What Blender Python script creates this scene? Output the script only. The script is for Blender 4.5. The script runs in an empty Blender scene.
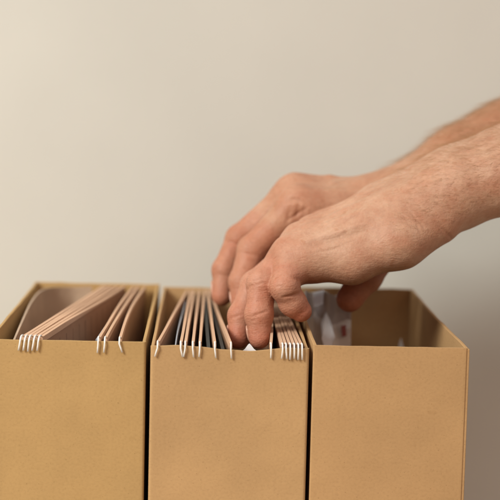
import bpy, bmesh, math, random
import numpy as np
from mathutils import Vector, Matrix, Euler

random.seed(4)
rng = np.random.default_rng(11)
scene = bpy.context.scene
COL = scene.collection

# ------------------------------------------------------------------ camera
RIM = 0.26                       # height of the box rims above the table
UNIT = 0.87 / 1537.0             # one front-plane pixel in metres
FPX = 1559.7                     # focal length in pixels of a 500 px wide picture
CAM = Vector((-0.0048, -0.8692, RIM + 0.1484))
CAM_ROT = (Matrix.Rotation(math.radians(-1.686), 3, 'Z')
           @ Matrix.Rotation(math.radians(90 - 6.228), 3, 'X')
           @ Matrix.Rotation(math.radians(1.36), 3, 'Z'))
cd = bpy.data.cameras.new('camera')
cam = bpy.data.objects.new('camera', cd)
COL.objects.link(cam)
cam.location = CAM
cam.rotation_euler = CAM_ROT.to_euler()
cd.sensor_width = 36.0
cd.lens = 36.0 * FPX / 500.0
cd.clip_start = 0.01
cd.clip_end = 50.0
cd.dof.use_dof = True
cd.dof.focus_distance = 0.905
cd.dof.aperture_fstop = 7.0
scene.camera = cam

# ------------------------------------------------------------------ world, lamps, exposure
world = bpy.data.worlds.new('World')
scene.world = world
world.use_nodes = True
bg = world.node_tree.nodes['Background']
# the rest of the room: pale ceiling above, dim warm floor below
_nt = world.node_tree
_tc = _nt.nodes.new('ShaderNodeTexCoord')
_sp = _nt.nodes.new('ShaderNodeSeparateXYZ')
_nt.links.new(_tc.outputs['Generated'], _sp.inputs[0])
_mr = _nt.nodes.new('ShaderNodeMapRange')
_mr.inputs['From Min'].default_value = -1.0
_mr.inputs['From Max'].default_value = 1.0
_nt.links.new(_sp.outputs['Z'], _mr.inputs['Value'])
_cr = _nt.nodes.new('ShaderNodeValToRGB')
_nt.links.new(_mr.outputs['Result'], _cr.inputs['Fac'])
for _e, _p, _c in zip((_cr.color_ramp.elements[0], _cr.color_ramp.elements[1], _cr.color_ramp.elements.new(0.5)),
                      (0.1, 0.95, 0.5), ((0.09, 0.046, 0.026), (0.60, 0.435, 0.28), (0.140, 0.084, 0.047))):
    _e.position = _p
    _e.color = (*_c, 1)
_nt.links.new(_cr.outputs['Color'], bg.inputs['Color'])
bg.inputs['Strength'].default_value = 1.0


def area(name, loc, target, sx, sy, power, color):
    l = bpy.data.lights.new(name, 'AREA')
    l.shape = 'RECTANGLE'
    l.size, l.size_y = sx, sy
    l.energy = power
    l.color = color
    o = bpy.data.objects.new(name, l)
    COL.objects.link(o)
    o.location = loc
    d = Vector(target) - Vector(loc)
    o.rotation_euler = d.to_track_quat('-Z', 'Y').to_euler()
    return o


area('window_light', (-1.06, -0.86, 1.20), (0.0, 0.12, 0.28), 0.56, 0.62, 32.5, (1.0, 0.978, 0.89))
area('warm_fill', (0.45, -1.6, 1.25), (0.05, 0.0, 0.25), 1.2, 0.9, 6.5, (1.0, 0.56, 0.34))  # added warm fill to lift the box interiors

scene.view_settings.view_transform = 'Standard'
scene.view_settings.look = 'None'
scene.view_settings.exposure = 0.0
scene.view_settings.gamma = 1.0
scene.cycles.max_bounces = 8


# ------------------------------------------------------------------ helpers
def P(px, py, Y):
    """a point of the photograph (500 px frame) at the depth plane y = Y"""
    d = CAM_ROT @ Vector(((px - 250.0) / FPX, -(py - 250.0) / FPX, -1.0))
    t = (Y - CAM.y) / d.y
    return CAM + d * t


def X(off):
    """an offset in front-plane pixels from the vanishing point -> metres"""
    return off * UNIT


def link(o, parent=None):
    COL.objects.link(o)
    if parent is not None:
        o.parent = parent
    return o


def mesh_obj(name, verts, faces, mat, parent=None, smooth=False):
    me = bpy.data.meshes.new(name)
    me.from_pydata([tuple(v) for v in verts], [], faces)
    bm = bmesh.new()
    bm.from_mesh(me)
    bmesh.ops.recalc_face_normals(bm, faces=bm.faces)
    bm.to_mesh(me)
    bm.free()
    me.materials.append(mat)
    if smooth:
        me.shade_smooth()
    return link(bpy.data.objects.new(name, me), parent)


def thing(name, label, cat, loc=(0, 0, 0), group=None):
    o = bpy.data.objects.new(name, None)
    o.empty_display_size = 0.02
    COL.objects.link(o)
    o.location = loc
    o['label'] = label
    o['category'] = cat
    if group:
        o['group'] = group
    return o


def tag(o, label, cat, group=None):
    o['label'] = label
    o['category'] = cat
    if group:
        o['group'] = group
    return o


# ------------------------------------------------------------------ materials
def new_mat(name):
    m = bpy.data.materials.new(name)
    m.use_nodes = True
    nt = m.node_tree
    b = nt.nodes['Principled BSDF']
    return m, nt, b


def N(nt, t, **kw):
    n = nt.nodes.new(t)
    for k, v in kw.items():
        if k in n.inputs.keys():
            n.inputs[k].default_value = v
        else:
            setattr(n, k, v)
    return n


def ramp(nt, fac, stops):
    r = nt.nodes.new('ShaderNodeValToRGB')
    el = r.color_ramp.elements
    el[0].position, el[0].color = stops[0][0], (*stops[0][1], 1)
    el[1].position, el[1].color = stops[-1][0], (*stops[-1][1], 1)
    for p, c in stops[1:-1]:
        e = el.new(p)
        e.color = (*c, 1)
    nt.links.new(fac, r.inputs['Fac'])
    return r.outputs['Color']


def mixc(nt, fac, a, b, mode='MIX'):
    m = nt.nodes.new('ShaderNodeMix')
    m.data_type = 'RGBA'
    m.blend_type = mode
    for sock, v in ((m.inputs[0], fac), (m.inputs[6], a), (m.inputs[7], b)):
        if hasattr(v, 'is_linked'):
            nt.links.new(v, sock)
        elif isinstance(v, (int, float)):
            sock.default_value = v
        else:
            sock.default_value = (*v, 1)
    return m.outputs[2]


def mathn(nt, op, a, b=0.0, clamp=False):
    m = nt.nodes.new('ShaderNodeMath')
    m.operation = op
    m.use_clamp = clamp
    for sock, v in ((m.inputs[0], a), (m.inputs[1], b)):
        if hasattr(v, 'is_linked'):
            nt.links.new(v, sock)
        else:
            sock.default_value = v
    return m.outputs[0]


def bump(nt, b, height, strength, dist, prev=None):
    bp = nt.nodes.new('ShaderNodeBump')
    bp.inputs['Strength'].default_value = strength
    bp.inputs['Distance'].default_value = dist
    nt.links.new(height, bp.inputs['Height'])
    if prev is not None:
        nt.links.new(prev, bp.inputs['Normal'])
    nt.links.new(bp.outputs['Normal'], b.inputs['Normal'])
    return bp.outputs['Normal']


def kraft(name, col, speck=1.0, rough=0.85, cloud=0.10, seed=0.0):
    """unbleached board: soft cloudiness, felted fibre mottling and dark shives"""
    m, nt, b = new_mat(name)
    tc = N(nt, 'ShaderNodeTexCoord')
    mp = N(nt, 'ShaderNodeMapping')
    mp.inputs['Location'].default_value = (seed, seed * 0.7, seed * 1.3)
    nt.links.new(tc.outputs['Object'], mp.inputs['Vector'])
    v = mp.outputs['Vector']
    n1 = N(nt, 'ShaderNodeTexNoise', Scale=18.0, Detail=3.0)
    n2 = N(nt, 'ShaderNodeTexNoise', Scale=760.0, Detail=4.0, Roughness=0.65)
    n3 = N(nt, 'ShaderNodeTexNoise', Scale=900.0, Detail=1.0)
    mp2 = N(nt, 'ShaderNodeMapping')
    mp2.inputs['Scale'].default_value = (0.75, 1.0, 0.9)
    nt.links.new(v, mp2.inputs['Vector'])
    nt.links.new(v, n1.inputs['Vector'])
    nt.links.new(mp2.outputs[0], n2.inputs['Vector'])
    nt.links.new(v, n3.inputs['Vector'])
    c = Vector(col)
    base = ramp(nt, n1.outputs['Fac'], [(0.3, c * (1 - cloud)), (0.7, c * (1 + cloud * 0.5))])
    fib = ramp(nt, n2.outputs['Fac'], [(0.33, (0.70, 0.66, 0.60)), (0.5, (1, 1, 1)), (0.68, (1.16, 1.15, 1.12))])
    base = mixc(nt, 0.24 * speck, base, fib, 'MULTIPLY')
    shv = ramp(nt, n3.outputs['Fac'], [(0.24, (0.5, 0.44, 0.36)), (0.30, (1, 1, 1))])
    base = mixc(nt, 0.55 * speck, base, shv, 'MULTIPLY')
    nt.links.new(base, b.inputs['Base Color'])
    b.inputs['Roughness'].default_value = rough
    b.inputs['Specular IOR Level'].default_value = 0.25
    n5 = N(nt, 'ShaderNodeTexNoise', Scale=26.0, Detail=2.0)
    nt.links.new(v, n5.inputs['Vector'])
    nb = bump(nt, b, n5.outputs['Fac'], 0.35, 0.0035)
    bump(nt, b, n2.outputs['Fac'], 0.3, 0.0003, nb)
    # a few larger stains and scuffs
    n6 = N(nt, 'ShaderNodeTexNoise', Scale=75.0, Detail=2.0)
    nt.links.new(v, n6.inputs['Vector'])
    st = ramp(nt, n6.outputs['Fac'], [(0.20, (0.72, 0.66, 0.58)), (0.27, (1, 1, 1))])
    base = mixc(nt, 0.5 * speck, base, st, 'MULTIPLY')
    nt.links.new(base, b.inputs['Base Color'])
    return m


M = {}
M['box_a'] = kraft('kraft_board_ochre', (0.47, 0.30, 0.125), seed=1)
M['box_b'] = kraft('kraft_board_tan', (0.475, 0.298, 0.140), seed=2)
M['box_c'] = kraft('kraft_board_sand', (0.475, 0.292, 0.136), seed=3)
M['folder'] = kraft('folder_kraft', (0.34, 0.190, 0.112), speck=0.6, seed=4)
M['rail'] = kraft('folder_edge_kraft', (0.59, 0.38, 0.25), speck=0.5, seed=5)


def marked_folder():
    """folder kraft with a row of faint printed strokes below the edge"""
    m = kraft('folder_kraft_marked', (0.34, 0.190, 0.112), speck=0.6, seed=4)
    nt = m.node_tree
    b = nt.nodes['Principled BSDF']
    old = b.inputs['Base Color'].links[0].from_socket
    tc = N(nt, 'ShaderNodeTexCoord')
    sp = N(nt, 'ShaderNodeSeparateXYZ')
    nt.links.new(tc.outputs['Object'], sp.inputs[0])
    my = mathn(nt, 'LESS_THAN', mathn(nt, 'MODULO', mathn(nt, 'ADD', sp.outputs['Y'], 1.0), 0.017), 0.0022)
    z0 = mathn(nt, 'LESS_THAN', sp.outputs['Z'], RIM - 0.006)
    z1 = mathn(nt, 'GREATER_THAN', sp.outputs['Z'], RIM - 0.019)
    nn = N(nt, 'ShaderNodeTexNoise', Scale=70.0)
    nt.links.new(tc.outputs['Object'], nn.inputs['Vector'])
    k = mathn(nt, 'MULTIPLY', mathn(nt, 'MULTIPLY', my, z0), mathn(nt, 'MULTIPLY', z1, nn.outputs['Fac']))
    k = mathn(nt, 'MULTIPLY', k, 0.8)
    nt.links.new(mixc(nt, k, old, (0.10, 0.045, 0.025)), b.inputs['Base Color'])
    return m


M['folder_marked'] = marked_folder()


def plain(name, col, rough=0.5, spec=0.5, noise=0.06, scale=60.0, bumpd=0.0):
    m, nt, b = new_mat(name)
    tc = N(nt, 'ShaderNodeTexCoord')
    n = N(nt, 'ShaderNodeTexNoise', Scale=scale, Detail=4.0)
    nt.links.new(tc.outputs['Object'], n.inputs['Vector'])
    c = Vector(col)
    nt.links.new(ramp(nt, n.outputs['Fac'], [(0.3, c * (1 - noise)), (0.7, c * (1 + noise * 0.5))]), b.inputs['Base Color'])
    b.inputs['Roughness'].default_value = rough
    b.inputs['Specular IOR Level'].default_value = spec
    if bumpd:
        bump(nt, b, n.outputs['Fac'], 0.5, bumpd)
    return m


M['white_plastic'] = plain('white_hook_plastic', (0.80, 0.79, 0.76), 0.4, 0.4)
M['paper'] = plain('white_paper', (0.78, 0.80, 0.82), 0.7, 0.3, 0.03)
M['paper_glint'] = plain('white_paper_glint', (0.84, 0.87, 0.91), 0.3, 0.6, 0.02)  # white paper, also the glints painted on the pocket
M['teal'] = plain('dark_teal_card', (0.022, 0.045, 0.052), 0.5, 0.4, 0.2)
M['wall'] = plain('painted_plaster', (0.578, 0.574, 0.532), 0.9, 0.15, 0.03, 9.0, 0.0006)
M['table'] = plain('pale_tabletop', (0.55, 0.45, 0.36), 0.5, 0.4, 0.08, 20.0)


def plastic_sleeve_mat(name, col, trans, rough=0.25):
    m, nt, b = new_mat(name)
    tc = N(nt, 'ShaderNodeTexCoord')
    n = N(nt, 'ShaderNodeTexNoise', Scale=30.0, Detail=3.0)
    nt.links.new(tc.outputs['Object'], n.inputs['Vector'])
    c = Vector(col)
    nt.links.new(ramp(nt, n.outputs['Fac'], [(0.3, c * 0.85), (0.7, c * 1.1)]), b.inputs['Base Color'])
    b.inputs['Roughness'].default_value = rough
    b.inputs['Transmission Weight'].default_value = trans
    b.inputs['IOR'].default_value = 1.2
    bump(nt, b, n.outputs['Fac'], 0.6, 0.004)
    return m


M['sleeve_warm'] = plastic_sleeve_mat('clear_pocket_plastic_warm', (0.52, 0.38, 0.27), 0.12, 0.4)
M['sleeve_blue'] = plastic_sleeve_mat('clear_pocket_plastic_bluish', (0.42, 0.46, 0.55), 0.3, 0.25)


def printed_mat(name):
    """grey printed sheet with white, grey and red patches, seen through a clear pocket"""
    m, nt, b = new_mat(name)
    tc = N(nt, 'ShaderNodeTexCoord')
    n = N(nt, 'ShaderNodeTexVoronoi', Scale=55.0)
    nt.links.new(tc.outputs['Object'], n.inputs['Vector'])
    sep = N(nt, 'ShaderNodeSeparateColor')
    nt.links.new(n.outputs['Color'], sep.inputs[0])
    c = ramp(nt, sep.outputs[0], [(0.0, (0.34, 0.29, 0.29)), (0.35, (0.46, 0.42, 0.43)), (0.6, (0.60, 0.57, 0.58)),
                                  (0.85, (0.78, 0.77, 0.78))])
    nt.links.new(c, b.inputs['Base Color'])
    b.inputs['Roughness'].default_value = 0.22
    b.inputs['Coat Weight'].default_value = 0.6
    b.inputs['Coat Roughness'].default_value = 0.12
    return m


M['printed'] = printed_mat('printed_grey_page')
M['red'] = plain('red_print', (0.24, 0.065, 0.06), 0.4)
M['hair'] = plain('blond_brown_hair', (0.40, 0.22, 0.10), 0.5, 0.4)
M['nail'] = plain('fingernail_keratin', (0.50, 0.27, 0.19), 0.3, 0.5, 0.05)


def skin_mat():
    m, nt, b = new_mat('skin')
    tc = N(nt, 'ShaderNodeTexCoord')
    red = N(nt, 'ShaderNodeAttribute', attribute_name='flush')
    fc = N(nt, 'ShaderNodeAttribute', attribute_name='fold_c')
    fm = N(nt, 'ShaderNodeAttribute', attribute_name='fold_m')
    tan_shade = N(nt, 'ShaderNodeAttribute', attribute_name='tan')  # 'tan' holds the shade painted into the rear arm's colour
    n1 = N(nt, 'ShaderNodeTexNoise', Scale=45.0, Detail=5.0, Roughness=0.6)
    n2 = N(nt, 'ShaderNodeTexNoise', Scale=420.0, Detail=4.0, Roughness=0.6)
    n4 = N(nt, 'ShaderNodeTexNoise', Scale=140.0, Detail=3.0, Roughness=0.5)
    vo = N(nt, 'ShaderNodeTexVoronoi', Scale=900.0)
    for n in (n1, n2, n4, vo):
        nt.links.new(tc.outputs['Object'], n.inputs['Vector'])
    base = ramp(nt, n1.outputs['Fac'], [(0.30, (0.395, 0.196, 0.120)), (0.50, (0.46, 0.262, 0.171)), (0.70, (0.505, 0.314, 0.218))])
    base = mixc(nt, mathn(nt, 'MULTIPLY', red.outputs['Fac'], 0.88, True), base, (0.41, 0.118, 0.068))
    base = mixc(nt, mathn(nt, 'MULTIPLY', tan_shade.outputs['Fac'], 0.7, True), base, (0.36, 0.165, 0.085))
    fr = ramp(nt, n2.outputs['Fac'], [(0.3, (0.84, 0.78, 0.74)), (0.55, (1, 1, 1)), (0.75, (1.08, 1.06, 1.05))])
    base = mixc(nt, 0.6, base, fr, 'MULTIPLY')
    n9 = N(nt, 'ShaderNodeTexNoise', Scale=95.0, Detail=3.0)
    nt.links.new(tc.outputs['Object'], n9.inputs['Vector'])
    bl = ramp(nt, n9.outputs['Fac'], [(0.34, (0.95, 0.80, 0.74)), (0.5, (1, 1, 1)), (0.66, (1.05, 1.10, 1.10))])
    base = mixc(nt, 0.42, base, bl, 'MULTIPLY')
    fk = N(nt, 'ShaderNodeTexNoise', Scale=210.0, Detail=1.0)
    nt.links.new(tc.outputs['Object'], fk.inputs['Vector'])
    frk = ramp(nt, fk.outputs['Fac'], [(0.66, (1, 1, 1)), (0.74, (0.80, 0.68, 0.58))])
    base = mixc(nt, 0.6, base, frk, 'MULTIPLY')
    nt.links.new(base, b.inputs['Base Color'])
    b.inputs['Roughness'].default_value = 0.54
    b.inputs['Specular IOR Level'].default_value = 0.32
    b.inputs['Subsurface Weight'].default_value = 0.22
    b.inputs['Subsurface Radius'].default_value = (1.0, 0.35, 0.18)
    b.inputs['Subsurface Scale'].default_value = 0.004
    # knuckle folds: waves across the finger, broken up by noise
    ph = mathn(nt, 'MULTIPLY_ADD', fc.outputs['Fac'], 2100.0)
    nt.nodes[-1].inputs[2].default_value = 0.0
    ph = mathn(nt, 'ADD', ph, mathn(nt, 'MULTIPLY', n4.outputs['Fac'], 9.0))
    wv = mathn(nt, 'POWER', mathn(nt, 'ABSOLUTE', mathn(nt, 'SINE', ph)), 0.5)
    wv = mathn(nt, 'MULTIPLY', wv, fm.outputs['Fac'])
    mp = N(nt, 'ShaderNodeMapping')
    mp.inputs['Rotation'].default_value = (0, math.radians(24), 0)
    mp.inputs['Scale'].default_value = (150, 520, 520)
    nt.links.new(tc.outputs['Object'], mp.inputs['Vector'])
    n7 = N(nt, 'ShaderNodeTexNoise', Scale=1.0, Detail=3.0, Roughness=0.6)
    nt.links.new(mp.outputs[0], n7.inputs['Vector'])
    mp3 = N(nt, 'ShaderNodeMapping')
    mp3.inputs['Rotation'].default_value = (0, math.radians(-40), 0)
    mp3.inputs['Scale'].default_value = (260, 900, 900)
    nt.links.new(tc.outputs['Object'], mp3.inputs['Vector'])
    n8 = N(nt, 'ShaderNodeTexNoise', Scale=1.0, Detail=2.0)
    nt.links.new(mp3.outputs[0], n8.inputs['Vector'])
    nb = bump(nt, b, n4.outputs['Fac'], 0.22, 0.0012)
    nb = bump(nt, b, n7.outputs['Fac'], 0.26, 0.0009, nb)
    nb = bump(nt, b, n8.outputs['Fac'], 0.28, 0.0006, nb)
    nb = bump(nt, b, n2.outputs['Fac'], 0.22, 0.0006, nb)
    nb = bump(nt, b, vo.outputs['Distance'], 0.22, 0.0004, nb)
    bump(nt, b, wv, 0.28, 0.0006, nb)
    return m


M['skin'] = skin_mat()

# ------------------------------------------------------------------ the setting
def slab(name, lo, hi, mat):
    x0, y0, z0 = lo
    x1, y1, z1 = hi
    v = [(x0, y0, z0), (x1, y0, z0), (x1, y1, z0), (x0, y1, z0), (x0, y0, z1), (x1, y0, z1), (x1, y1, z1), (x0, y1, z1)]
    f = [(0, 3, 2, 1), (4, 5, 6, 7), (0, 1, 5, 4), (1, 2, 6, 5), (2, 3, 7, 6), (3, 0, 4, 7)]
    o = mesh_obj(name, v, f, mat)
    o['kind'] = 'structure'
    return o


slab('wall', (-2.2, 0.325, -0.6), (2.2, 0.385, 2.2), M['wall'])
slab('table_top', (-0.9, -0.35, -0.03), (0.9, 0.321, 0.0), M['table'])


# ------------------------------------------------------------------ boxes
def panel(name, x0, x1, y0, y1, z0, z1, mat, parent, round_front=0.0, wob=0.0, seed=0, along='x', bow=0.0, dip=None):
    """an upright sheet of board; the top edge wobbles by wob, front corners rounded"""
    n = 60
    rr = random.Random(seed)
    ph = [(rr.uniform(0, 6.28), rr.uniform(0.6, 1.4)) for _ in range(5)]

    def wz(u):
        z = wob * sum(math.sin(u * (4 + 9 * k) * a + p) / (1 + 0.6 * k) for k, (p, a) in enumerate(ph)) * 0.5
        if dip:
            z -= dip[0] * math.exp(-((u - dip[1]) / dip[2]) ** 2)
        return z

    if along == 'x':
        r = round_front
        front, back = [], []
        if r:
            for k in range(6):
                a = math.pi / 2 * k / 5
                front.append((x0 + r - r * math.cos(a), y0 + r - r * math.sin(a)))
        L = x1 - x0
        for k in range(1 if r else 0, n if r else n + 1):
            t = k / n
            xx = x0 + r + (L - 2 * r) * t
            front.append((xx, y0 + bow * math.sin(math.pi * t)))
        if r:
            for k in range(6):
                a = math.pi / 2 * (1 - k / 5)
                front.append((x1 - r + r * math.cos(a), y0 + r - r * math.sin(a)))
        back = [(x, y1) for x, y in front]
    else:
        front = [(x0 + bow * math.sin(math.pi * k / n), y0 + (y1 - y0) * k / n) for k in range(n + 1)]
        back = [(x1 + bow * math.sin(math.pi * k / n), y0 + (y1 - y0) * k / n) for k in range(n + 1)]
    m = len(front)
    nz = 3
    verts, faces = [], []
    for j in range(nz + 1):
        for ring in (front, back):
            for i, (x, y) in enumerate(ring):
                u = i / (m - 1)
                z = z0 + (z1 - z0) * (j / nz) + (wz(u) if j == nz else 0)
                verts.append((x, y, z))
    S = 2 * m
    for j in range(nz):
        for i in range(m - 1):
            a = j * S + i
            faces.append((a, a + 1, a + 1 + S, a + S))
            faces.append((a + m, a + m + S, a + m + 1 + S, a + m + 1))
        for i in (0, m - 1):
            a = j * S + i
            faces.append((a, a + S, a + S + m, a + m))
    for i in range(m - 1):
        faces.append((i, i + m, i + m + 1, i + 1))
        a = nz * S + i
        faces.append((a, a + 1, a + m + 1, a + m))
    o = mesh_obj(name, verts, faces, mat, parent, True)
    o.data.set_sharp_from_angle(angle=math.radians(40))
    bv = o.modifiers.new('bevel', 'BEVEL')
    bv.width = 0.00035
    bv.segments = 2
    bv.limit_method = 'ANGLE'
    bv.angle_limit = math.radians(50)
    return o


T = 0.0019
BD = 0.250


def magazine_box(px0, px1, rim, mat, label, seed, wob=0.0003, y0=0.0, bowl=0.0, bowr=0.0, dip=None, seam=0.0):
    x0, x1 = X(px0), X(px1)
    cx = (x0 + x1) / 2
    r = thing('magazine_box', label, 'cardboard box', (cx, y0, 0), 'open cardboard boxes in a row')
    hw = (x1 - x0) / 2
    panel('front_panel', -hw, hw - seam, 0, T, 0, rim, mat, r, 0.0016 if not seam else 0.0007, wob, seed, dip=dip)
    panel('back_panel', -hw, hw, BD - T, BD, 0, rim, mat, r, 0, 0.0003, seed + 1)
    panel('side_panel', -hw + 0.0003, -hw + 0.0003 + T, T, BD - T, 0, rim - 0.0003, mat, r, 0, 0.0004, seed + 2, 'y', bowl)
    panel('side_panel', hw - 0.0003 - T, hw - 0.0003, T if not seam else 0.0005, BD - T, 0, rim - 0.0003, mat, r, 0, 0.0004, seed + 3, 'y', bowr)
    panel('base_panel', -hw + 0.003, hw - 0.003, T + 0.0005, BD - T - 0.0005, 0.001, 0.003, mat, r)
    return r


magazine_box(-223, -64.5, RIM, M['box_a'], 'ochre cardboard box at the left end of the row, with five bunched folders', 10, 0.0002)
magazine_box(-60, 98.3, RIM - 0.0017, M['box_b'], 'tan cardboard box in the middle with a ragged front rim, hands dipping in', 20, 0.0006, -0.001, dip=(0.0026, 0.56, 0.17))
magazine_box(102.3, 260, RIM, M['box_c'], 'nearly empty cardboard box at the right end of the row', 30, 0.0002, 0.0, 0.0, -0.001, seam=0.0018)


# ------------------------------------------------------------------ folders
def ribbon(name, path, zt, zb, th, mat, parent, lean=0.0, drop=None, nz=6, smooth=True, belly=0.0):
    """a closed upright sheet along a top-view path [(x, y)], from zt down to zb;
    lean shifts its foot sideways, drop(t) lowers the top edge"""
    n = len(path)
    L, R = [], []
    for i, (x, y) in enumerate(path):
        a = path[max(i - 1, 0)]
        b = path[min(i + 1, n - 1)]
        dx, dy = b[0] - a[0], b[1] - a[1]
        l = math.hypot(dx, dy) or 1
        nx, ny = -dy / l, dx / l
        L.append((x + nx * th / 2, y + ny * th / 2))
        R.append((x - nx * th / 2, y - ny * th / 2))
    ring = L + R[::-1]
    m = len(ring)
    verts, faces = [], []
    for j in range(nz + 1):
        s = j / nz
        for k, (x, y) in enumerate(ring):
            i = k if k < n else 2 * n - 1 - k
            t = i / (n - 1)
            top = zt - (drop(t) if drop else 0)
            z = top + (zb - top) * s
            verts.append((x + lean * s + belly * math.sin(math.pi * s), y, z))
    for j in range(nz):
        for k in range(m):
            a, b = j * m + k, j * m + (k + 1) % m
            faces.append((a, b, b + m, a + m))
    for k in range(n - 1):
        faces.append((k, 2 * n - 1 - k, 2 * n - 2 - k, k + 1))
        o = nz * m
        faces.append((o + k, o + k + 1, o + 2 * n - 2 - k, o + 2 * n - 1 - k))
    ob = mesh_obj(name, verts, faces, mat, parent, smooth)
    ob.data.set_sharp_from_angle(angle=math.radians(45))
    return ob


def tube(name, pts, radii, mat, parent, seg=10, flat=1.0):
    pts = [Vector(p) for p in pts]
    verts, faces = [], []
    n = len(pts)
    for i, p in enumerate(pts):
        d = (pts[min(i + 1, n - 1)] - pts[max(i - 1, 0)]).normalized()
        a = d.cross(Vector((1, 0, 0)))
        if a.length < 0.1:
            a = d.cross(Vector((0, 0, 1)))
        a.normalize()
        b = d.cross(a).normalized()
        r = radii[i] if isinstance(radii, (list, tuple)) else radii
        for k in range(seg):
            t = 2 * math.pi * k / seg
            verts.append(p + a * (math.cos(t) * r * flat) + b * (math.sin(t) * r))
    for i in range(n - 1):
        for k in range(seg):
            a, b = i * seg + k, i * seg + (k + 1) % seg
            faces.append((a, b, b + seg, a + seg))
    faces.append(tuple(range(seg))[::-1])
    faces.append(tuple(range((n - 1) * seg, n * seg)))
    return mesh_obj(name, verts, faces, mat, parent, True)


def folder(off_f, off_b, label, rim, group, bow=0.0, tilt=0.0, hook_dx=0.0, th=0.0016, rise=0.0012, lean=0.0, y_front=0.0, face='folder'):
    xf, xb = X(off_f), X(off_b)
    r = thing('hanging_folder', label, 'folder', (xf, 0.008, 0), group)
    yf, yb = 0.0055, BD - 0.006
    n = 25
    path = []
    for i in range(n):
        t = i / (n - 1)
        path.append((xb * t - xf * t + X(bow) * math.sin(math.pi * t), (yf + (yb - yf) * t) - 0.008))
    wave = random.Random(int(off_f * 10 + 5000))
    a1, a2 = wave.uniform(-0.0006, 0.0006), wave.uniform(0, 6)
    dr = lambda t: a1 * math.sin(6 * t + a2) * min(1, t * 4) + 0.0022 * t
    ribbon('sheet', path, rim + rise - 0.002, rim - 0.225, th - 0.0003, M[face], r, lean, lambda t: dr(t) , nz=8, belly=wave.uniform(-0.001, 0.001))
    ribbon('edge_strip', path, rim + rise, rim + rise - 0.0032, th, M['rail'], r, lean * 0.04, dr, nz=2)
    for end in (0,):
        if end == 0:
            x0, y0 = path[0]
            fy = y_front - 0.008
            zz = rim + rise
            hd = X(hook_dx)
            pts = [(x0, y0 + 0.0045, zz - 0.0012), (x0, y0 + 0.001, zz + 0.0004), (x0 + hd * 0.15, fy + 0.0028, zz + 0.0010),
                   (x0 + hd * 0.3, fy + 0.0006, zz + 0.0008), (x0 + hd * 0.45, fy - 0.0010, zz - 0.0006),
                   (x0 + hd * 0.6, fy - 0.0014, zz - 0.0022), (x0 + hd * 0.8 + X(tilt * 0.75) * 0.5, fy - 0.0012, zz - 0.0045),
                   (x0 + hd + X(tilt * 0.75), fy - 0.0011, zz - 0.0072 - 0.0003 * math.sin(off_f * 7.0))]
        else:
            x0, y0 = path[-1]
            ry = BD - 0.008
            zz = rim + rise
            pts = [(x0, y0 - 0.004, zz - 0.0012), (x0, y0, zz + 0.0004), (x0, ry + 0.0006, zz + 0.0008),
                   (x0, ry + 0.0014, zz - 0.002), (x0, ry + 0.0012, zz - 0.008)]
        tube('hook', pts, 0.00047, M['white_plastic'], r, 10, 1.0)
    return r


GA = 'folders hooked in the left box'
left = [(-190, -135, 'kraft folder at the far left of the left box, beside the clear pocket', 0, -0.5),
        (-185.6, -130, 'kraft folder second from the clear pocket in the left box', 0, 0),
        (-181.4, -124, 'kraft folder in the middle of the five bunched in the left box', 0, 0.4),
        (-176.6, -117, 'kraft folder fourth of the bunched five, hook set slightly apart', 0, -0.5),
        (-172, -109, 'kraft folder closing the bunch of five, its wide brown face showing', 0, 0.2)]
for a, b, lab, bow, tl in left:
    folder(a + 2.2, b, lab, RIM, GA, bow, tl, -2.6, lean=0.004, th=0.0020, face='folder_marked' if a == -172 else 'folder')
for a, b, lab, bow, tl in [(-112, -97, 'kraft folder in the left box, first right of the wide brown face', -2, -0.8),
                           (-105.5, -91, 'kraft folder in the left box between a straight hook and a bent hook', -2, -1.0),
                           (-91, -83, 'curved kraft folder nearest the right wall of the left box, bent hook', -4, 4.0)]:
    folder(a, b, lab, RIM, GA, bow, tl, 0.0, lean=0.003)
GB = 'folders hooked in the middle box'
RB = RIM - 0.0017
for a, b, lab, bow, tl in [(-53, -29, 'kraft folder leaning from the left wall of the middle box', 0, -3.2),
                           (-30, -24.5, 'kraft folder starting the group of four in the middle box, hook tilted', 0, 2.6),
                           (-25.5, -20.5, 'kraft folder second of the group of four in the middle box', 0, -1.8),
                           (-18, -14, 'kraft folder third of the group of four in the middle box', 0, 1.4),
                           (-11, -7.5, 'kraft folder ending the group of four, beside dark teal card', 0, -0.6),
                           (4, -3.5, 'kraft folder between two dark teal cards under the rear fingers', 0, 1.6),
                           (20, 0.5, 'kraft folder leaning left, just left of the front fingertips', -1, 1.0)]:
    folder(a, b, lab, RB, GB, bow, tl, 0.0, y_front=-0.001)
for a, b, lab, bow, tl in [(60, 62.5, 'kraft folder touching the ring fingertip of the front hand', 7, 0),
                           (71.5, 68, 'kraft folder beneath the bent little finger, first of its tight bunch', 1.5, -0.8),
                           (75, 71.3, 'kraft folder beneath the little finger, second of its tight bunch', 1.2, 1.2),
                           (79.2, 74.6, 'kraft folder beneath the little finger, third of its tight bunch', 0.9, 0.0),
                           (83.2, 77.9, 'kraft folder beneath the little fingertip, fourth of its tight bunch', 0.6, 0.3),
                           (87.2, 81.2, 'kraft folder beneath the little fingertip, next to last of its bunch', 0.3, 0.0),
                           (91, 84.5, 'kraft folder last before the right wall of the middle box', 0, 0.5)]:
    folder(a, b, lab, RB, GB, bow, tl, 0.0, y_front=-0.001)


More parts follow.
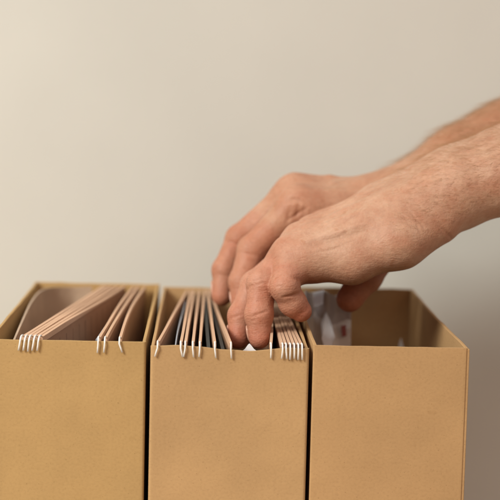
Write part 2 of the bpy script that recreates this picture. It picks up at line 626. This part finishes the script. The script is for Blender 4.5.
# ------------------------------------------------------------------ loose papers and pockets
def smooth_path(pts, n=40):
    """Catmull-Rom through (offset px, y) points -> metres"""
    p = [Vector((X(a), b)) for a, b in pts]
    p = [p[0] * 2 - p[1]] + p + [p[-1] * 2 - p[-2]]
    out = []
    segs = len(p) - 3
    for i in range(n + 1):
        s = min(i / n * segs, segs - 1e-6)
        k = int(s)
        t = s - k
        a, b, c, d = p[k:k + 4]
        q = 0.5 * ((2 * b) + (-a + c) * t + (2 * a - 5 * b + 4 * c - d) * t * t + (-a + 3 * b - 3 * c + d) * t ** 3)
        out.append((q.x, q.y))
    return out


def loose(name, pts, zt, zb, th, mat, label, cat, lean=0.0, drop=None, belly=0.0):
    path = smooth_path(pts)
    o = ribbon(name, path, zt, zb, th, mat, None, lean, drop, nz=14, belly=belly)
    tag(o, label, cat)
    return o


loose('plastic_pocket', [(-200, .008), (-207, .09), (-211, .17), (-205, .22), (-180, .239), (-150, .242)], RIM - 0.001, 0.03, 0.0012,
      M['sleeve_warm'], 'cloudy clear plastic pocket bulging against the back corner of the left box', 'plastic pocket', 0.004,
      lambda t: 0.004 * (1 - t) ** 2 + 0.001 * math.sin(9 * t), 0.002)
loose('plastic_pocket', [(-115.5, .012), (-112, .06), (-107, .12)], RIM - 0.001, 0.03, 0.0008, M['sleeve_blue'],
      'bluish clear pocket peeping out between folders of the left box', 'plastic pocket')
loose('plastic_pocket', [(-36, .012), (-35, .08), (-30, .20)], RB - 0.003, 0.03, 0.0008, M['sleeve_blue'],
      'bluish clear pocket near the left wall of the middle box', 'plastic pocket', -0.006)
loose('teal_card', [(-2, .012), (-4, .1), (-6, .23)], RB - 0.004, 0.03, 0.002, M['teal'],
      'dark teal card beside the group of four folders', 'card', -0.001)
loose('teal_card', [(13, .012), (8, .1), (0.5, .23)], RB - 0.005, 0.03, 0.002, M['teal'],
      'dark teal card left of the leaning folder by the fingertips', 'card', -0.001)
# pocket with a printed page in the right box, its red print and painted plastic glints lying on the page
def plate(name, poly, Y, th, mat, parent, org):
    f = [P(a, b, Y + (q[0] if q else 0)) for a, b, *q in poly]
    n = len(f)
    v = [(p.x - org[0], p.y - org[1], p.z) for p in f] + [(p.x - org[0], p.y - org[1] + th, p.z) for p in f]
    fc = [tuple(range(n)), tuple(range(2 * n - 1, n - 1, -1))] + [(i, (i + 1) % n, n + (i + 1) % n, n + i) for i in range(n)]
    return mesh_obj(name, v, fc, mat, parent)


org = (X(130), .12)
pk = thing('plastic_pocket', 'clear pocket holding a grey printed page, at the left of the right box', 'plastic pocket', (org[0], org[1], 0))
pth = [(x - org[0], y - org[1]) for x, y in smooth_path([(110, .150), (122, .153), (135, .149), (148, .153), (164, .150)])]
ribbon('page', pth, RIM + 0.011, 0.03, 0.0012, M['printed'], pk, 0.004, lambda t: 0.003 * t + 0.0012 * math.sin(11 * t), nz=14)
plate('red_print', [(341, 326), (346, 325), (346.5, 336), (342, 337)], .1465, .0006, M['red'], pk, org)
plate('painted_glint', [(321, 322, .004), (326, 312, .006), (330, 320, .003), (335, 337, -.012), (332, 347, -.018), (326, 353, -.022), (322, 339, -.012)], .1395, .0006, M['paper_glint'], pk, org)  # white plate painted as a reflection on the plastic
plate('painted_glint', [(313, 293, .006), (324, 290, .008), (323, 304, -.006), (314, 307, -.008)], .1395, .0006, M['paper_glint'], pk, org)  # second painted reflection, near the pocket's top
pf = [P(a, b, .024) for a, b in ((233, 358), (240, 353), (245, 349), (248, 344.8), (249.5, 343.6), (251, 345), (254, 349), (258, 352), (264, 357))]
pf = [(p.x, .024, p.z) for p in pf] + [(X(58), .026, .04), (X(24), .026, .04)]
npf = len(pf)
tag(mesh_obj('paper_sheet', pf + [(x, y + .0006, z) for x, y, z in pf],
             [tuple(range(npf)), tuple(range(2 * npf - 1, npf - 1, -1))] + [(i, (i + 1) % npf, npf + (i + 1) % npf, npf + i) for i in range(npf)],
             M['paper_glint']), 'white sheet of paper glimpsed between the front fingertips', 'paper')
# a sheet standing on its corner in the right box: only the tip shows over the rim
tipv = P(401, 338, .205)
cs = []
for dx, dz in ((0, 0), (0.019, -0.06), (0.022, -0.2), (-0.035, -0.2), (-0.012, -0.05)):
    cs.append((dx, dz))
vv = [(tipv.x + dx, .205 + 0.02 * -dz, tipv.z + dz) for dx, dz in cs] + [(tipv.x + dx, .2057 + 0.02 * -dz, tipv.z + dz) for dx, dz in cs]
ff = [(0, 1, 2, 3, 4), (9, 8, 7, 6, 5)] + [(i, (i + 1) % 5, 5 + (i + 1) % 5, 5 + i) for i in range(5)]
tag(mesh_obj('paper_sheet', vv, ff, M['paper']), 'white sheet deep in the right box, just its tip showing over the rim', 'paper')


# ------------------------------------------------------------------ the person: two bare forearms and hands
def npv(v):
    return np.array((v[0], v[1], v[2]), dtype=np.float64)


def cap(p, a, b, ra, rb):
    ba = b - a
    t = np.clip(((p - a) @ ba) / max(ba @ ba, 1e-12), 0, 1)
    q = p - a - t[:, None] * ba
    return np.sqrt((q * q).sum(1)) - (ra + (rb - ra) * t)


def smin(a, b, k):
    h = np.clip(0.5 + 0.5 * (b - a) / k, 0, 1)
    return b * (1 - h) + a * h - k * h * (1 - h)


def surface_nets(f, lo, hi, h):
    lo = np.array(lo)
    n = np.ceil((np.array(hi) - lo) / h).astype(int)
    n = (n // 4 + 1) * 4
    ax = [lo[i] + h * (np.arange(n[i] // 4) * 4 + 1.5) for i in range(3)]
    g = np.stack(np.meshgrid(*ax, indexing='ij'), -1).reshape(-1, 3)
    c = f(g).reshape([x // 4 for x in n])
    F = np.repeat(np.repeat(np.repeat(c, 4, 0), 4, 1), 4, 2).astype(np.float32)
    near = np.argwhere(np.abs(F) < 4 * 1.9 * h)
    vals = np.empty(len(near), dtype=np.float32)
    for s in range(0, len(near), 400000):
        q = near[s:s + 400000]
        vals[s:s + 400000] = f(lo + q * h)
    F[near[:, 0], near[:, 1], near[:, 2]] = vals
    I = (F < 0).astype(np.uint8)
    cnt = sum(I[i:n[0] - 1 + i, j:n[1] - 1 + j, k:n[2] - 1 + k] for i in (0, 1) for j in (0, 1) for k in (0, 1))
    act = np.argwhere((cnt > 0) & (cnt < 8))
    idx = np.full(cnt.shape, -1, dtype=np.int32)
    idx[act[:, 0], act[:, 1], act[:, 2]] = np.arange(len(act))
    corners = [(i, j, k) for i in (0, 1) for j in (0, 1) for k in (0, 1)]
    cv = {c: F[act[:, 0] + c[0], act[:, 1] + c[1], act[:, 2] + c[2]].astype(np.float64) for c in corners}
    acc = np.zeros((len(act), 3))
    wt = np.zeros(len(act))
    for a in corners:
        for d in range(3):
            if a[d] == 0:
                b = tuple(a[i] + (1 if i == d else 0) for i in range(3))
                va, vb = cv[a], cv[b]
                m = (va < 0) != (vb < 0)
                t = np.where(m, va / np.where(m, va - vb, 1), 0)
                pos = np.array(a, float)[None, :].repeat(len(act), 0)
                pos[:, d] += t
                acc += pos * m[:, None]
                wt += m
    V = lo + (act + acc / wt[:, None]) * h
    quads = []
    for d in range(3):
        sl0 = [slice(1, -1)] * 3
        sl1 = [slice(1, -1)] * 3
        sl0[d] = slice(0, n[d] - 1)
        sl1[d] = slice(1, n[d])
        A, B = I[tuple(sl0)], I[tuple(sl1)]
        e = np.argwhere(A != B)
        flip = A[e[:, 0], e[:, 1], e[:, 2]] == 1
        o = e.copy()
        for q in range(3):
            if q != d:
                o[:, q] += 1
        u, w = [(1, 2), (2, 0), (0, 1)][d]
        du = np.zeros(3, int); du[u] = 1
        dw = np.zeros(3, int); dw[w] = 1
        g4 = [o - du - dw, o - dw, o, o - du]
        Q = np.stack([idx[x[:, 0], x[:, 1], x[:, 2]] for x in g4], 1)
        Q[~flip] = Q[~flip][:, ::-1]
        quads.append(Q)
    Q = np.concatenate(quads)
    Q = Q[(Q >= 0).all(1)]
    return V, Q


class Hand:
    """fingers: {name: [MCP, PIP, DIP, TIP]} with radii; palm: list of capsules"""
    def __init__(self, fingers, palm, thumb, tendons, veins, kpalm, seed):
        self.f, self.palm, self.thumb, self.tend, self.veins, self.k, self.seed = fingers, palm, thumb, tendons, veins, kpalm, seed

    def chain(self, p, J, r):
        prox = cap(p, J[0], J[1], r[0], r[1] * 0.98)
        mid = cap(p, J[1], J[2], r[1] * 0.98, r[2] * 0.98)
        dist = cap(p, J[2], J[3], r[2] * 0.98, r[3])
        kn = np.minimum(cap(p, J[1], J[1] + 1e-6, r[1], r[1]), cap(p, J[2], J[2] + 1e-6, r[2], r[2]))
        # soft pads on the palmar side of each phalanx
        d = smin(smin(prox, mid, 0.0022), dist, 0.0022)
        d = smin(d, kn, 0.0025)
        return prox, d

    def __call__(self, p):
        p = np.asarray(p, dtype=np.float64)
        palm = None
        for a, b, ra, rb in self.palm:
            d = cap(p, a, b, ra, rb)
            palm = d if palm is None else smin(palm, d, self.k)
        arm = None
        for a, b, ra, rb in self.arm:
            d = cap(p, a, b, ra, rb)
            arm = d if arm is None else smin(arm, d, 0.024)
        palm = smin(palm, arm, 0.014)
        for a, b, r in self.tend:
            palm = smin(palm, cap(p, a, b, r, r * 0.8), 0.0034)
        for a, b, r in self.veins:
            palm = smin(palm, cap(p, a, b, r, r), 0.0028)
        tot = palm
        for J, r in self.f:
            prox, d = self.chain(p, J, r)
            di = np.minimum(d, smin(palm, prox, 0.008))
            tot = smin(tot, di, 0.0004)
        J, r = self.thumb
        prox, d = self.chain(p, J, r)
        tot = smin(tot, np.minimum(d, smin(palm, prox, 0.012)), 0.0008)
        return tot


def build_hand(pts, arm, dors_hint, seed):
    """pts: joints by pixel and depth. Returns a Hand, its dorsal normal and joint list"""
    W = lambda t: npv(P(*t))
    F = []
    R = {'index': (.0120, .0094, .0084, .0068), 'middle': (.0122, .0095, .0081, .0067),
         'ring': (.0114, .0090, .0082, .0065), 'little': (.0106, .0084, .0080, .0066)}
    for nme in ('index', 'middle', 'ring', 'little'):
        J = [W(t) for t in pts[nme]]
        F.append((J, R[nme]))
    mcp = [J[0] for J, _ in F]
    wr, wu = W(pts['wrist_radial']), W(pts['wrist_ulnar'])
    wc = (wr + wu) / 2
    ax = wc - mcp[1]
    ax = ax / np.linalg.norm(ax)
    lat = mcp[0] - mcp[3]
    n = np.cross(ax, lat)
    n /= np.linalg.norm(n)
    if n @ np.array(dors_hint) < 0:
        n = -n
    palm = []
    for i, m in enumerate(mcp):
        w = wr + (wu - wr) * (i / 3.0)
        r = (.0120, .0122, .0118, .0110)[i]
        palm.append((m, w, r, .0165))
        palm.append((m - n * .006 + ax * .012, w - n * .004, r * 0.95, .0165))
    for a, b in ((0, 1), (1, 2), (2, 3)):
        palm.append((mcp[a] + ax * .006, mcp[b] + ax * .006, .0100, .0100))
    for a, b, ra, rb in pts['pads']:
        palm.append((W(a), W(b), ra, rb))
    tend, veins = [], []
    for i, m in enumerate(mcp):
        w = wr + (wu - wr) * (0.25 + 0.5 * i / 3.0)
        r = (.0120, .0122, .0118, .0110)[i]
        s = m + n * (r - 0.0002)
        e = m + (w - m) * 0.72 + n * (r + 0.0014)
        tend.append((s, m + (w - m) * 0.4 + n * (r + 0.0016), .0024))
        tend.append((m + (w - m) * 0.4 + n * (r + 0.0016), e, .0022))
        tend.append((m + n * 0.0035, m + n * 0.0046, r * 0.93))
    for chain in pts.get('veins', []):
        q = [W(t) for t in chain]
        for a, b in zip(q[:-1], q[1:]):
            veins.append((a, b, .0014))
    J = [W(t) for t in pts['thumb']]
    H = Hand(F, palm, (J, (.0130, .0112, .0104, .0085)), tend, veins, 0.009, seed)
    H.arm = [(W(a), W(b), ra, rb) for a, b, ra, rb in arm]
    H.lat = lat / np.linalg.norm(lat)
    return H, n


def nail_mesh(J, r, n_hint, parent):
    """a curved nail plate on the back of the last phalanx"""
    d = (J[3] - J[2]); L = np.linalg.norm(d); d /= L
    up = np.cross(d, n_hint)
    up /= np.linalg.norm(up)
    if up @ (J[2] - (J[0] + J[3]) / 2) < 0:
        up = -up
    up = up + np.array((0, 0.95, 0))
    up -= d * (up @ d)
    up /= np.linalg.norm(up)
    sd = np.cross(d, up)
    verts, faces = [], []
    nu, nv = 11, 11
    for lay in (0.00035, -0.0012):
        for i in range(nv):
            t = i / (nv - 1)
            for k in range(nu):
                s = k / (nu - 1) * 2 - 1
                a = s * 0.95 * (1 - 0.35 * abs(2 * t - 1) ** 4)
                rr = r[2] * (1 - t * 0.55) + r[3] * (t * 0.55)
                pos = J[2] + d * (L * (0.42 + 0.72 * t)) + (up * math.cos(a) + sd * math.sin(a)) * (rr * (0.965 - 0.18 * max(0, t - .5)) + lay)
                verts.append(pos)
    S = nu * nv
    for i in range(nv - 1):
        for k in range(nu - 1):
            a = i * nu + k
            faces.append((a, a + 1, a + nu + 1, a + nu))
            faces.append((S + a, S + a + nu, S + a + nu + 1, S + a + 1))
    edge = [k for k in range(nu)] + [i * nu + nu - 1 for i in range(1, nv)] + [(nv - 1) * nu + k for k in range(nu - 2, -1, -1)] + [i * nu for i in range(nv - 2, 0, -1)]
    for a, b in zip(edge, edge[1:] + edge[:1]):
        faces.append((a, S + a, S + b, b))
    return mesh_obj('fingernail', verts, faces, M['nail'], parent, True)


# front hand: a left hand, little finger nearest the camera
front_pts = {
    'index':  [(325, 234, .116), (268, 277, .117), (252, 310, .110), (253, 334, .106)],
    'middle': [(314, 240, .097), (256, 286, .083), (241.5, 316, .074), (238.5, 338, .068)],
    'ring':   [(301, 247, .080), (262, 284, .057), (259, 315, .050), (259.5, 338, .047)],
    'little': [(290, 259, .066), (284.8, 287.5, .046), (292.5, 302.5, .049), (301, 311, .050)],
    'wrist_radial': (456, 178, .104), 'wrist_ulnar': (450, 196, .077),
    'pads': [((307, 262, .061), (352, 263.5, .061), .0108, .0106), ((352, 263.5, .061), (400, 242, .063), .0106, .0145),
             ((400, 242, .063), (438, 225, .067), .0145, .0115),
             ((420, 220, .110), (388, 244, .112), .0145, .0125), ((380, 205, .108), (430, 190, .104), .013, .016)],
    'thumb':  [(410, 228, .115), (384, 250, .116), (366, 276, .114), (349.5, 299, .110)],
    'veins': [],
}
front_arm = [((456, 179, .104), (505, 160, .104), .0182, .0160), ((461, 189, .079), (505, 182, .077), .0146, .0150),
             ((505, 160, .104), (610, 109, .108), .0160, .022), ((505, 180, .077), (610, 143, .082), .0152, .021),
             ((610, 103, .108), (860, 10, .13), .022, .029), ((610, 143, .082), (860, 40, .11), .021, .030)]
# rear hand: a right hand, index finger nearest the camera
rear_pts = {
    'index':  [(297, 207, .146), (252, 250, .137), (242, 282, .128), (242, 303, .122)],
    'middle': [(293, 196, .168), (240, 239, .164), (224.5, 270, .156), (222, 296, .150)],
    'ring':   [(300, 199, .190), (250, 240, .187), (237, 272, .181), (234, 294, .176)],
    'little': [(312, 207, .208), (272, 240, .207), (257, 266, .202), (252, 284, .198)],
    'wrist_radial': (378, 206, .160), 'wrist_ulnar': (380, 204, .192),
    'pads': [((325, 212, .200), (372, 214, .195), .012, .016), ((362, 220, .165), (335, 240, .163), .016, .012)],
    'thumb':  [(352, 224, .163), (334, 240, .163), (313, 256, .158), (296, 268, .154)],
    'veins': [],
}
rear_arm = [((378, 206, .160), (420, 190, .165), .0165, .0152), ((380, 204, .192), (420, 189, .195), .0165, .0152),
            ((420, 188, .165), (460, 159, .172), .0152, .0150), ((420, 187, .195), (460, 158, .200), .0152, .0150),
            ((460, 159, .172), (505, 135, .180), .0150, .0145), ((460, 158, .200), (505, 135, .205), .0150, .0145),
            ((505, 136, .180), (640, 58, .20), .0145, .021), ((505, 136, .205), (640, 58, .23), .0145, .021),
            ((640, 58, .20), (840, -40, .24), .021, .028)]


def region(pts, arm, pad=0.042):
    q = [npv(P(*t)) for k in ('index', 'middle', 'ring', 'little', 'thumb') for t in pts[k]]
    q += [npv(P(*a[i])) for a in arm for i in (0, 1)]
    q = np.array(q)
    return q.min(0) - pad, q.max(0) + pad


Vs, Qs, hands, off = [], [], [], 0
for pts, arm, h in ((front_pts, front_arm, 0.0008), (rear_pts, rear_arm, 0.0010)):
    H, n = build_hand(pts, arm, (0, -0.2, 1), 1)
    lo, hi = region(pts, arm)
    V, Q = surface_nets(H, lo, hi, h)
    hands.append((H, n, len(V), off))
    Vs.append(V)
    Qs.append(Q + off)
    off += len(V)
V = np.concatenate(Vs)
Q = np.concatenate(Qs)


def relax(V, Q, it, lam=0.5):
    E = np.concatenate([Q[:, [0, 1]], Q[:, [1, 2]], Q[:, [2, 3]], Q[:, [3, 0]]])
    for _ in range(it):
        acc = np.zeros_like(V)
        cnt = np.zeros(len(V))
        for d in range(3):
            acc[:, d] = np.bincount(E[:, 0], V[E[:, 1], d], len(V)) + np.bincount(E[:, 1], V[E[:, 0], d], len(V))
        cnt = np.bincount(E[:, 0], minlength=len(V)) + np.bincount(E[:, 1], minlength=len(V))
        V = V + lam * (acc / np.maximum(cnt, 1)[:, None] - V)
    return V


V = relax(V, Q, 3)


def normals(V, Q):
    f = np.cross(V[Q[:, 2]] - V[Q[:, 0]], V[Q[:, 3]] - V[Q[:, 1]])
    n = np.zeros_like(V)
    for k in range(4):
        for d in range(3):
            n[:, d] += np.bincount(Q[:, k], f[:, d], len(V))
    return n / np.maximum(np.linalg.norm(n, axis=1), 1e-12)[:, None]


# skin creases: each a line across the skin, sunk (or, when negative, raised) by mm over a width
creases_front = [
    ([(406, 207), (414, 216), (424, 228)], .35, 1.4), ([(399, 211), (409, 222)], .3, 1.3), ([(416, 222), (421, 234)], .35, 1.3),
    ([(438, 226), (447, 233), (455, 243)], .5, 1.8), ([(455, 186), (461, 200)], .3, 2.0),
    ([(311, 227), (338, 214), (368, 203)], .55, 3.2), ([(299, 237), (326, 227), (362, 216)], .4, 3.2), ([(309, 247), (336, 240), (368, 230)], .5, 3.0),
    ([(305, 232), (333, 221), (368, 209)], -.5, 2.6), ([(300, 243), (328, 234), (366, 223)], -.5, 2.6),
    ([(330, 233), (345, 228), (352, 229)], .3, 1.1), ([(322, 240), (338, 237), (347, 232)], .3, 1.1), ([(340, 246), (356, 240)], .25, 1.1),
    ([(318, 252), (330, 250), (341, 246)], .3, 1.1), ([(345, 222), (360, 214)], .25, 1.1), ([(352, 250), (362, 262)], .25, 1.2),
    ([(283, 297.5), (291, 296), (299, 293.5)], .8, 1.4), ([(301, 283), (298, 279), (292, 276)], .5, 1.8),
    ([(276, 287), (286, 285)], .2, 1.0),
    ([(251, 317), (259, 314), (268, 311)], .55, 1.3), ([(251, 321), (259, 318)], .25, 1.1), ([(254, 286), (262, 283), (270, 284)], .3, 1.2),
    ([(254, 281), (263, 278)], .25, 1.1), ([(229, 319), (242, 314)], .35, 1.3), ([(246, 290), (254, 284)], .3, 1.2),
]
creases_rear = [
    ([(290, 208), (287, 223)], 0.5, 2.2), ([(299, 204), (296, 221)], 0.55, 2.4), ([(306, 203), (303, 219)], 0.4, 2.4),
    ([(286, 201), (295, 199), (304, 203)], .8, 2.6), ([(296, 213), (298, 216)], 1.6, 10.0),
    ([(226, 241), (240, 245)], .4, 1.6), ([(241, 252), (256, 256)], .4, 1.6), ([(217, 274), (230, 276)], .3, 1.5),
    ([(272, 196), (262, 208), (247, 226)], .7, 3.5), ([(300, 184), (330, 184), (360, 185)], .5, 3.5), ([(300, 190), (330, 192), (352, 193)], -.4, 3.0),
]
Rm = np.array(CAM_ROT)
for o, cnt, lines in ((0, len(Vs[0]), creases_front), (len(Vs[0]), len(Vs[1]), creases_rear)):
    nn = normals(V, Q)[o:o + cnt]
    p = V[o:o + cnt]
    loc = (p - npv(CAM)) @ Rm
    px = 250 + FPX * loc[:, 0] / -loc[:, 2]
    py = 250 - FPX * loc[:, 1] / -loc[:, 2]
    facing = np.clip(-((nn * (p - npv(CAM))).sum(1)) / np.linalg.norm(p - npv(CAM), axis=1) * 3, 0, 1)
    sink = np.zeros(cnt)
    for line, dep, w in lines:
        best = np.full(cnt, 1e9)
        tt = np.zeros(cnt)
        ns = len(line) - 1
        for k in range(ns):
            ax_, ay_ = line[k]
            bx_, by_ = line[k + 1]
            l2 = (bx_ - ax_) ** 2 + (by_ - ay_) ** 2
            t = np.clip(((px - ax_) * (bx_ - ax_) + (py - ay_) * (by_ - ay_)) / l2, 0, 1)
            d = np.hypot(px - ax_ - t * (bx_ - ax_), py - ay_ - t * (by_ - ay_))
            m = d < best
            best[m] = d[m]
            tt[m] = (k + t[m]) / ns
        sink += dep * 0.00135 * np.exp(-(best / w) ** 2) * (0.45 + 0.55 * np.sin(np.pi * tt))
    V[o:o + cnt] = p - nn * (sink * facing)[:, None]
me = bpy.data.meshes.new('person')
me.vertices.add(len(V))
me.vertices.foreach_set('co', V.astype(np.float32).ravel())
me.loops.add(Q.size)
me.loops.foreach_set('vertex_index', Q.astype(np.int32).ravel())
me.polygons.add(len(Q))
me.polygons.foreach_set('loop_start', np.arange(0, Q.size, 4, dtype=np.int32))
me.update(calc_edges=True)
me.validate()
me.shade_smooth()
me.materials.append(M['skin'])
person = link(bpy.data.objects.new('person', me))
tag(person, 'person with bare forearms reaching in from the right, both hands leafing through folders', 'person')

flush = np.zeros(len(V)); fold_c = np.zeros(len(V)); fold_m = np.zeros(len(V)); tan_shade = np.zeros(len(V))
for H, n, cnt, o in hands:
    p = V[o:o + cnt]
    fl = np.zeros(cnt); c_ = np.zeros(cnt); m_ = np.zeros(cnt)
    for J, r in H.f + [H.thumb]:
        for k in (0, 1, 2):
            s0 = 0.45 if k == 0 else 0.0
            t_ = np.clip(((p - J[k]) @ (J[k + 1] - J[k])) / ((J[k + 1] - J[k]) @ (J[k + 1] - J[k])), s0, 1)
            dd = np.sqrt(((p - J[k] - t_[:, None] * (J[k + 1] - J[k])) ** 2).sum(1))
            fl = np.maximum(fl, 0.55 * np.clip(1.9 - dd / r[1], 0, 1) * np.clip((t_ - s0) * 5 + (k > 0), 0, 1))
        for k, (w, amp) in enumerate(((.012, .45), (.009, .75), (.007, .45), (.010, .95))):
            d2 = ((p - J[k]) ** 2).sum(1)
            fl = np.maximum(fl, amp * np.exp(-d2 / (2 * w * w)))
        for k in (1, 2):
            u1 = J[k] - J[k - 1]; u2 = J[k + 1] - J[k]
            u = u1 / np.linalg.norm(u1) + u2 / np.linalg.norm(u2)
            u /= np.linalg.norm(u)
            up = np.cross(u, H.lat)
            up = up / np.linalg.norm(up)
            if up @ (J[2] - (J[0] + J[3]) / 2) < 0:
                up = -up
            q = p - J[k]
            cc = q @ u
            dist = np.sqrt((q * q).sum(1))
            mm = np.exp(-(cc / (.0058 if k == 1 else .0036)) ** 2) * (dist < r[k] * 1.6) * np.clip((q @ up) / r[k] * 1.4 + 0.3, 0.25, 1)
            better = mm > m_
            c_[better] = cc[better]
            m_ = np.maximum(m_, mm)
    if o > 0:
        tan_shade[o:o + cnt] = np.clip(0.3 + (p[:, 0] - P(395, 180, .18).x) / .05, 0.3, 1)      # shade painted in as a tan, stronger up the rear forearm
        # skin folds of the web between thumb and index finger
        c0 = npv(P(297, 216, .138)); u = npv(P(307, 222, .138)) - c0; u /= np.linalg.norm(u)
        q = p - c0
        mm = 0.2 * np.exp(-((q ** 2).sum(1)) / (2 * .0085 ** 2))
        better = mm > m_
        c_[better] = (q @ u)[better] * 0.55
        m_ = np.maximum(m_, mm)
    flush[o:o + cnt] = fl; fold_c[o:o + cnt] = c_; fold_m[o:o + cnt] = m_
for nme, arr in (('flush', flush), ('fold_c', fold_c), ('fold_m', fold_m), ('tan', tan_shade)):  # 'tan' stores the rear arm's painted shade
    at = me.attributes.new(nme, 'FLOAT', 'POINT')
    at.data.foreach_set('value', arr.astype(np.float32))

for H, n, cnt, o in hands:
    for J, r in H.f:
        nail_mesh(J, r, H.lat, person)
    nail_mesh(H.thumb[0], H.thumb[1], np.cross(H.thumb[0][3] - H.thumb[0][1], H.lat), person)

# arm hair: fine tapered strands lying towards the hand
nor = np.zeros(len(V) * 3, dtype=np.float32)
me.vertices.foreach_get('normal', nor)
nor = nor.reshape(-1, 3).astype(np.float64)


def arm_hair(o, cnt, ppts, count, x_min, toward, n_dors):
    p = V[o:o + cnt]
    nn = nor[o:o + cnt]
    ok = np.where((p[:, 0] > x_min) & (p[:, 0] < 0.30) & (nn @ n_dors > -0.35))[0]
    pick = rng.choice(ok, count)
    verts, faces = [], []
    for i in pick:
        a = p[i]; q = nn[i]
        # thinner towards the wrist
        if rng.random() > min(1.0, 0.06 + (a[0] - x_min) / 0.055):
            continue
        t = toward - q * (toward @ q)
        t /= np.linalg.norm(t)
        s = np.cross(q, t)
        L = rng.uniform(.006, .0135)
        ang = rng.normal(-0.35, 0.35)
        dirv = t * math.cos(ang) + s * math.sin(ang)
        lift = rng.uniform(.2, .8)
        curl = rng.normal(0, .25)
        base = len(verts)
        w = .000055
        K = 5
        for k in range(K):
            u = k / (K - 1)
            c = a + dirv * (L * u) + q * (L * lift * (u - 0.55 * u * u)) + s * (L * curl * u * u) - q * 0.0002
            ww = w * (1 - 0.75 * u)
            for th in range(3):
                an = th * 2.0944
                verts.append(c + (s * math.cos(an) + q * math.sin(an)) * ww)
        for k in range(K - 1):
            for th in range(3):
                b0 = base + k * 3 + th
                b1 = base + k * 3 + (th + 1) % 3
                faces.append((b0, b1, b1 + 3, b0 + 3))
    m2 = bpy.data.meshes.new('arm_hair')
    m2.from_pydata([tuple(v) for v in verts], [], faces)
    m2.materials.append(M['hair'])
    m2.shade_smooth()
    return link(bpy.data.objects.new('arm_hair', m2), person)


H, n, cnt, o = hands[0]
tw = npv(P(440, 195, .09)) - npv(P(560, 145, .10))
arm_hair(o, cnt, None, 5200, P(385, 200, .09).x, tw / np.linalg.norm(tw), n)
H, n, cnt, o = hands[1]
tw = npv(P(420, 190, .18)) - npv(P(520, 130, .19))
arm_hair(o, cnt, None, 5000, P(380, 200, .18).x, tw / np.linalg.norm(tw), n)
